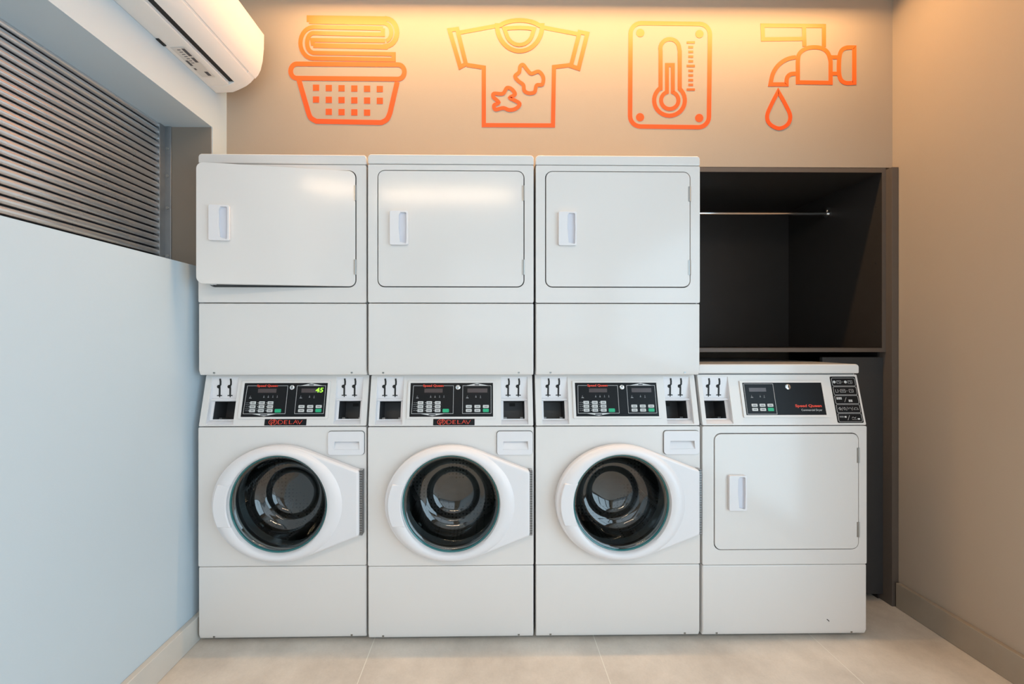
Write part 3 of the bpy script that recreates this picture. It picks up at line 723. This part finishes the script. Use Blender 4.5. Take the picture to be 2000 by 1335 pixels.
def single_dryer(X, W_, dy, rz, label):
    t = thing('tumble_dryer', label, 'tumble dryer', (X, YF+dy, 0), rz)
    feet(t, W_); shell(t, W_, .03, .886, None)
    console_housing(t, W_, 1.096)
    lid(t, W_, 1.0985, 1.138, .034)
    make_dryer_front(t, W_, .3105, .8835, .375, .851, .052, .651, .539, .683, .105, .178, None)
    k = kick_panel(t, W_, .016, .3075)
    MB().stroke([(.520, .082), (.527, .077), (.530, .073)], .0030, -.0006, .0004).build('scratch', M_dark, k)
    cp = control_panel(t, W_, (.020,))
    coin_module(t, .020, 0)
    u0, u1, v0, v1 = .187, .524, .0425, .177
    MB(PM).plate(rrect(u0-.011, u1+.010, v0-.010, v1+.008, .003, 3), [[(u0, v0), (u1, v0), (u1, v1), (u0, v1)]], -.0055, -.0005).build('display_bezel', M_enamel, cp, bevel=.0018)
    MB(PM).box(u0-.001, u1+.001, -.0038, -.0005, v0-.001, v1+.001).build('display_panel', M_black, cp)
    U = lambda a: u0+a*(u1-u0); V = lambda b: v0+b*(v1-v0)
    y0, y1 = -.0046, -.0042
    pr = MB(PM).stroke([(U(.018), V(.03)), (U(.385), V(.03)), (U(.385), V(.965)), (U(.018), V(.965))], .0013, y0, y1, True)
    pr.build('panel_print', M_white, cp, dist=False)
    MB(PM).box(U(.075), U(.29), -.0045, -.0040, V(.72), V(.84)).build('display', M_lcd, cp)
    icon(cp, U(.10), V(.56), 0); icon(cp, U(.205), V(.58), 1); icon(cp, U(.255), V(.57), 2, .0052)
    ink = MB(PM)
    for j, b in enumerate((.30, .17)):
        for i, a in enumerate((.118, .217, .315)):
            gr = (i == 2 and j == 1); button(cp, U(a), V(b), .0245, .0135 if gr else .0125, M_green if gr else M_button)
            if not gr:
                for n_ in range(4): ink.box(U(a)-.006+n_*.0034, U(a)-.006+n_*.0034+.0022, -.0055, -.0051, V(b)-.0016, V(b)+.0016)
    ink.build('button_captions', M_ink, cp, dist=False)
    lock(cp, U(.57), V(.87), .0115)
    text_mb(MB(PM), 'Speed Queen', U(.625), U(.955), V(.215), V(.325), -.0048, .03).build('brand_lettering', M_red, cp)
    text_mb(MB(PM), 'Commercial Dryer', U(.695), U(.955), V(.10), V(.185), -.0048, 0).build('caption_lettering', M_white, cp)
    # instruction label with five boxed pictograms
    lb = MB(PM).plate(rrect(.568, .677, .010, .203, .005, 4), [], -.0015, -.0002).build('instruction_label', M_black, t)
    s_ = MB(PM); yy = (-.0021, -.0016)
    for i in range(5):
        vb = .0145+i*.0372
        s_.stroke(rrect(.5735, .672, vb, vb+.0335, .005, 3), .0011, *yy, True)
        cy = vb+.0165
        if i == 4:
            for q in (.583, .631): s_.prism([(q+.0060*math.cos(a*PI/6), cy+.0060*math.sin(a*PI/6)) for a in range(12)], *yy); s_.stroke(rrect(q+.011, q+.028, cy-.006, cy+.006, .001, 2), .0009, *yy, True); s_.stroke([(q+.014, cy+.002), (q+.022, cy+.002), (q+.022, cy-.004)], .0009, *yy)
            s_.stroke([(.615, cy), (.620, cy)], .001, *yy)
        if i == 3:
            s_.stroke([(.582, cy+.006), (.582, cy-.006), (.592, cy-.006), (.592, cy+.006)], .001, *yy); s_.stroke([(.596, cy), (.600, cy)], .001, *yy)
            s_.stroke([(.602, cy-.006), (.604, cy+.006), (.622, cy+.006), (.624, cy-.006)], .001, *yy, True); s_.stroke([(.607, cy), (.619, cy)], .002, *yy); s_.stroke([(.628, cy), (.633, cy)], .001, *yy)
            s_.stroke(rrect(.640, .657, cy-.006, cy+.006, .001, 2), .001, *yy, True); s_.stroke([(.647, cy+.003), (.653, cy-.003)], .001, *yy)
        if i == 2:
            for a in range(3):
                for b in range(2): s_.prism([(.580+a*.0085, cy+.001+b*.005-.0), (.587+a*.0085-(.002 if a == 2 else 0), cy+.001+b*.005), (.587+a*.0085-(.002 if a == 2 else 0), cy+.005+b*.005), (.580+a*.0085, cy+.005+b*.005)], *yy)
            s_.stroke([(.612, cy-.010), (.622, cy+.010)], .0009, *yy)
            for a in range(2):
                for b in range(2): s_.prism([(.630+a*.0085, cy-.009+b*.005), (.637+a*.0085, cy-.009+b*.005), (.637+a*.0085, cy-.005+b*.005), (.630+a*.0085, cy-.005+b*.005)], *yy)
        if i == 1:
            s_.stroke([(.581, cy), (.587, cy+.006), (.593, cy), (.587, cy-.006)], .0009, *yy, True); s_.stroke([(.583, cy+.004), (.592, cy-.005)], .0009, *yy)
            for a in (.598, .617, .640): s_.stroke([(a-.003, cy-.008), (a+.002, cy+.007)], .0008, *yy)
            s_.stroke(arc(.607, cy, .0035, 0, 330, 8, .0055), .0009, *yy, True)
            s_.stroke([(.624, cy-.003), (.624, cy+.003), (.629, cy+.003), (.634, cy+.003), (.634, cy-.003)], .0009, *yy); s_.stroke([(.645, cy-.004), (.650, cy+.004), (.661, cy+.003), (.664, cy-.004)], .0009, *yy, True)
        if i == 0:
            s_.stroke([(.579, cy+.006), (.597, cy+.006)], .0011, *yy); s_.stroke([(.579, cy+.002), (.597, cy+.002)], .0011, *yy); s_.prism([(.600, cy), (.608, cy), (.608, cy+.007), (.600, cy+.007)], *yy)
            s_.stroke([(.612, cy-.010), (.622, cy+.010)], .0009, *yy)
            s_.stroke([(.630, cy-.002), (.635, cy+.003), (.643, cy-.002), (.648, cy+.003)], .0009, *yy); s_.stroke([(.630, cy-.007), (.650, cy-.007)], .0009, *yy); s_.prism([(.654, cy-.008), (.663, cy-.008), (.663, cy-.002), (.654, cy-.002)], *yy)
    s_.build('label_print', M_white, lb, dist=False)
    return t

R = math.radians
washer(-1.187, .684, 0, R(.45), 'white washing machine at the left end of the row, display lit with green 45', lit='45')
washer(-.496, .681, -.003, R(.25), 'white washing machine second from left, name sticker and dark unlit display', sticker=True)
washer(.192, .682, 0, R(.12), 'white washing machine third from left, the only one without a name sticker under its display', sticker=False)
stacked_dryer(-1.187, .684, 0, R(.45), 'white tumble dryer with its door slightly open, stacked at the left end', open_deg=7.6)
stacked_dryer(-.496, .681, -.003, R(.25), 'white tumble dryer with closed door, middle one of the three stacked dryers')
stacked_dryer(.192, .682, 0, R(.12), 'white tumble dryer with closed door stacked next to the dark open cabinet')
single_dryer(.882, .689, 0, R(.1), 'white tumble dryer standing alone on the floor under the dark open cabinet')

# ---------------------------------------------------------------- dark open cabinet at the right
t = thing('open_wardrobe', 'dark charcoal open wardrobe cabinet with hanging rod, right of the stacked dryers', 'wardrobe', (0, 1.885, 0))
XL, XI, XO = .888, 1.859, 1.884
zt0, zt1, zb0, zb1 = 2.032, 2.053, 1.184, 1.203
DEP = .605
def edge(par, x0, x1, z0, z1): MB().box(x0, x1, -.0012, -.0002, z0, z1).build('edge_band', M_lamedge, par)
p = MB().box(XL, XI, 0, DEP, zt0, zt1).build('top_panel', M_lam, t); edge(p, XL, XI, zt0, zt1)
p = MB().box(XL+.018, XI, 0, DEP, zb0, zb1).build('bottom_panel', M_lam, t); edge(p, XL+.018, XI, zb0, zb1)
p = MB().box(XL, XL+.018, 0, DEP, zb0, zt0).build('side_panel', M_lam, t)
p = MB().box(XI, XI+.018, 0, DEP, zb0, zt1).build('side_panel', M_lam, t); edge(p, XI, XI+.018, zb0, zt1)
for zz in (1.88, 1.61, 1.28): MB().cyl((XI, .03, zz), (XI-.0015, .03, zz), .004, 10).build('screw_cap', M_dark, p)
MB().box(XL+.018, XI, DEP-.012, DEP, zb1, zt0).build('back_panel', M_lam, t)
r = MB().cyl((XL+.018, .305, 1.934), (XI, .305, 1.934), .0115, 20).build('hanging_rod', M_chrome, t)
MB().cyl((XI-.006, .305, 1.934), (XI, .305, 1.934), .020, 20).box(XI-.008, XI, .300, .310, 1.934, 1.965).build('rod_bracket', M_chrome, r)
MB().box(XI+.0185, 1.9085, -.030, .05, .0, 2.046).build('filler_strip', M_lamedge, t, bevel=.001)
p = MB().box(1.586, XI+.018, .012, .030, .032, 1.159).build('lower_panel', M_lamgrey, t, bevel=.001)
MB().box(1.868, XI+.018, .030, .60, .0, 1.183).build('side_panel', M_lam, t)
MB().box(1.586, 1.868, .08, .10, .0, .09).build('toe_kick', M_dark, t)
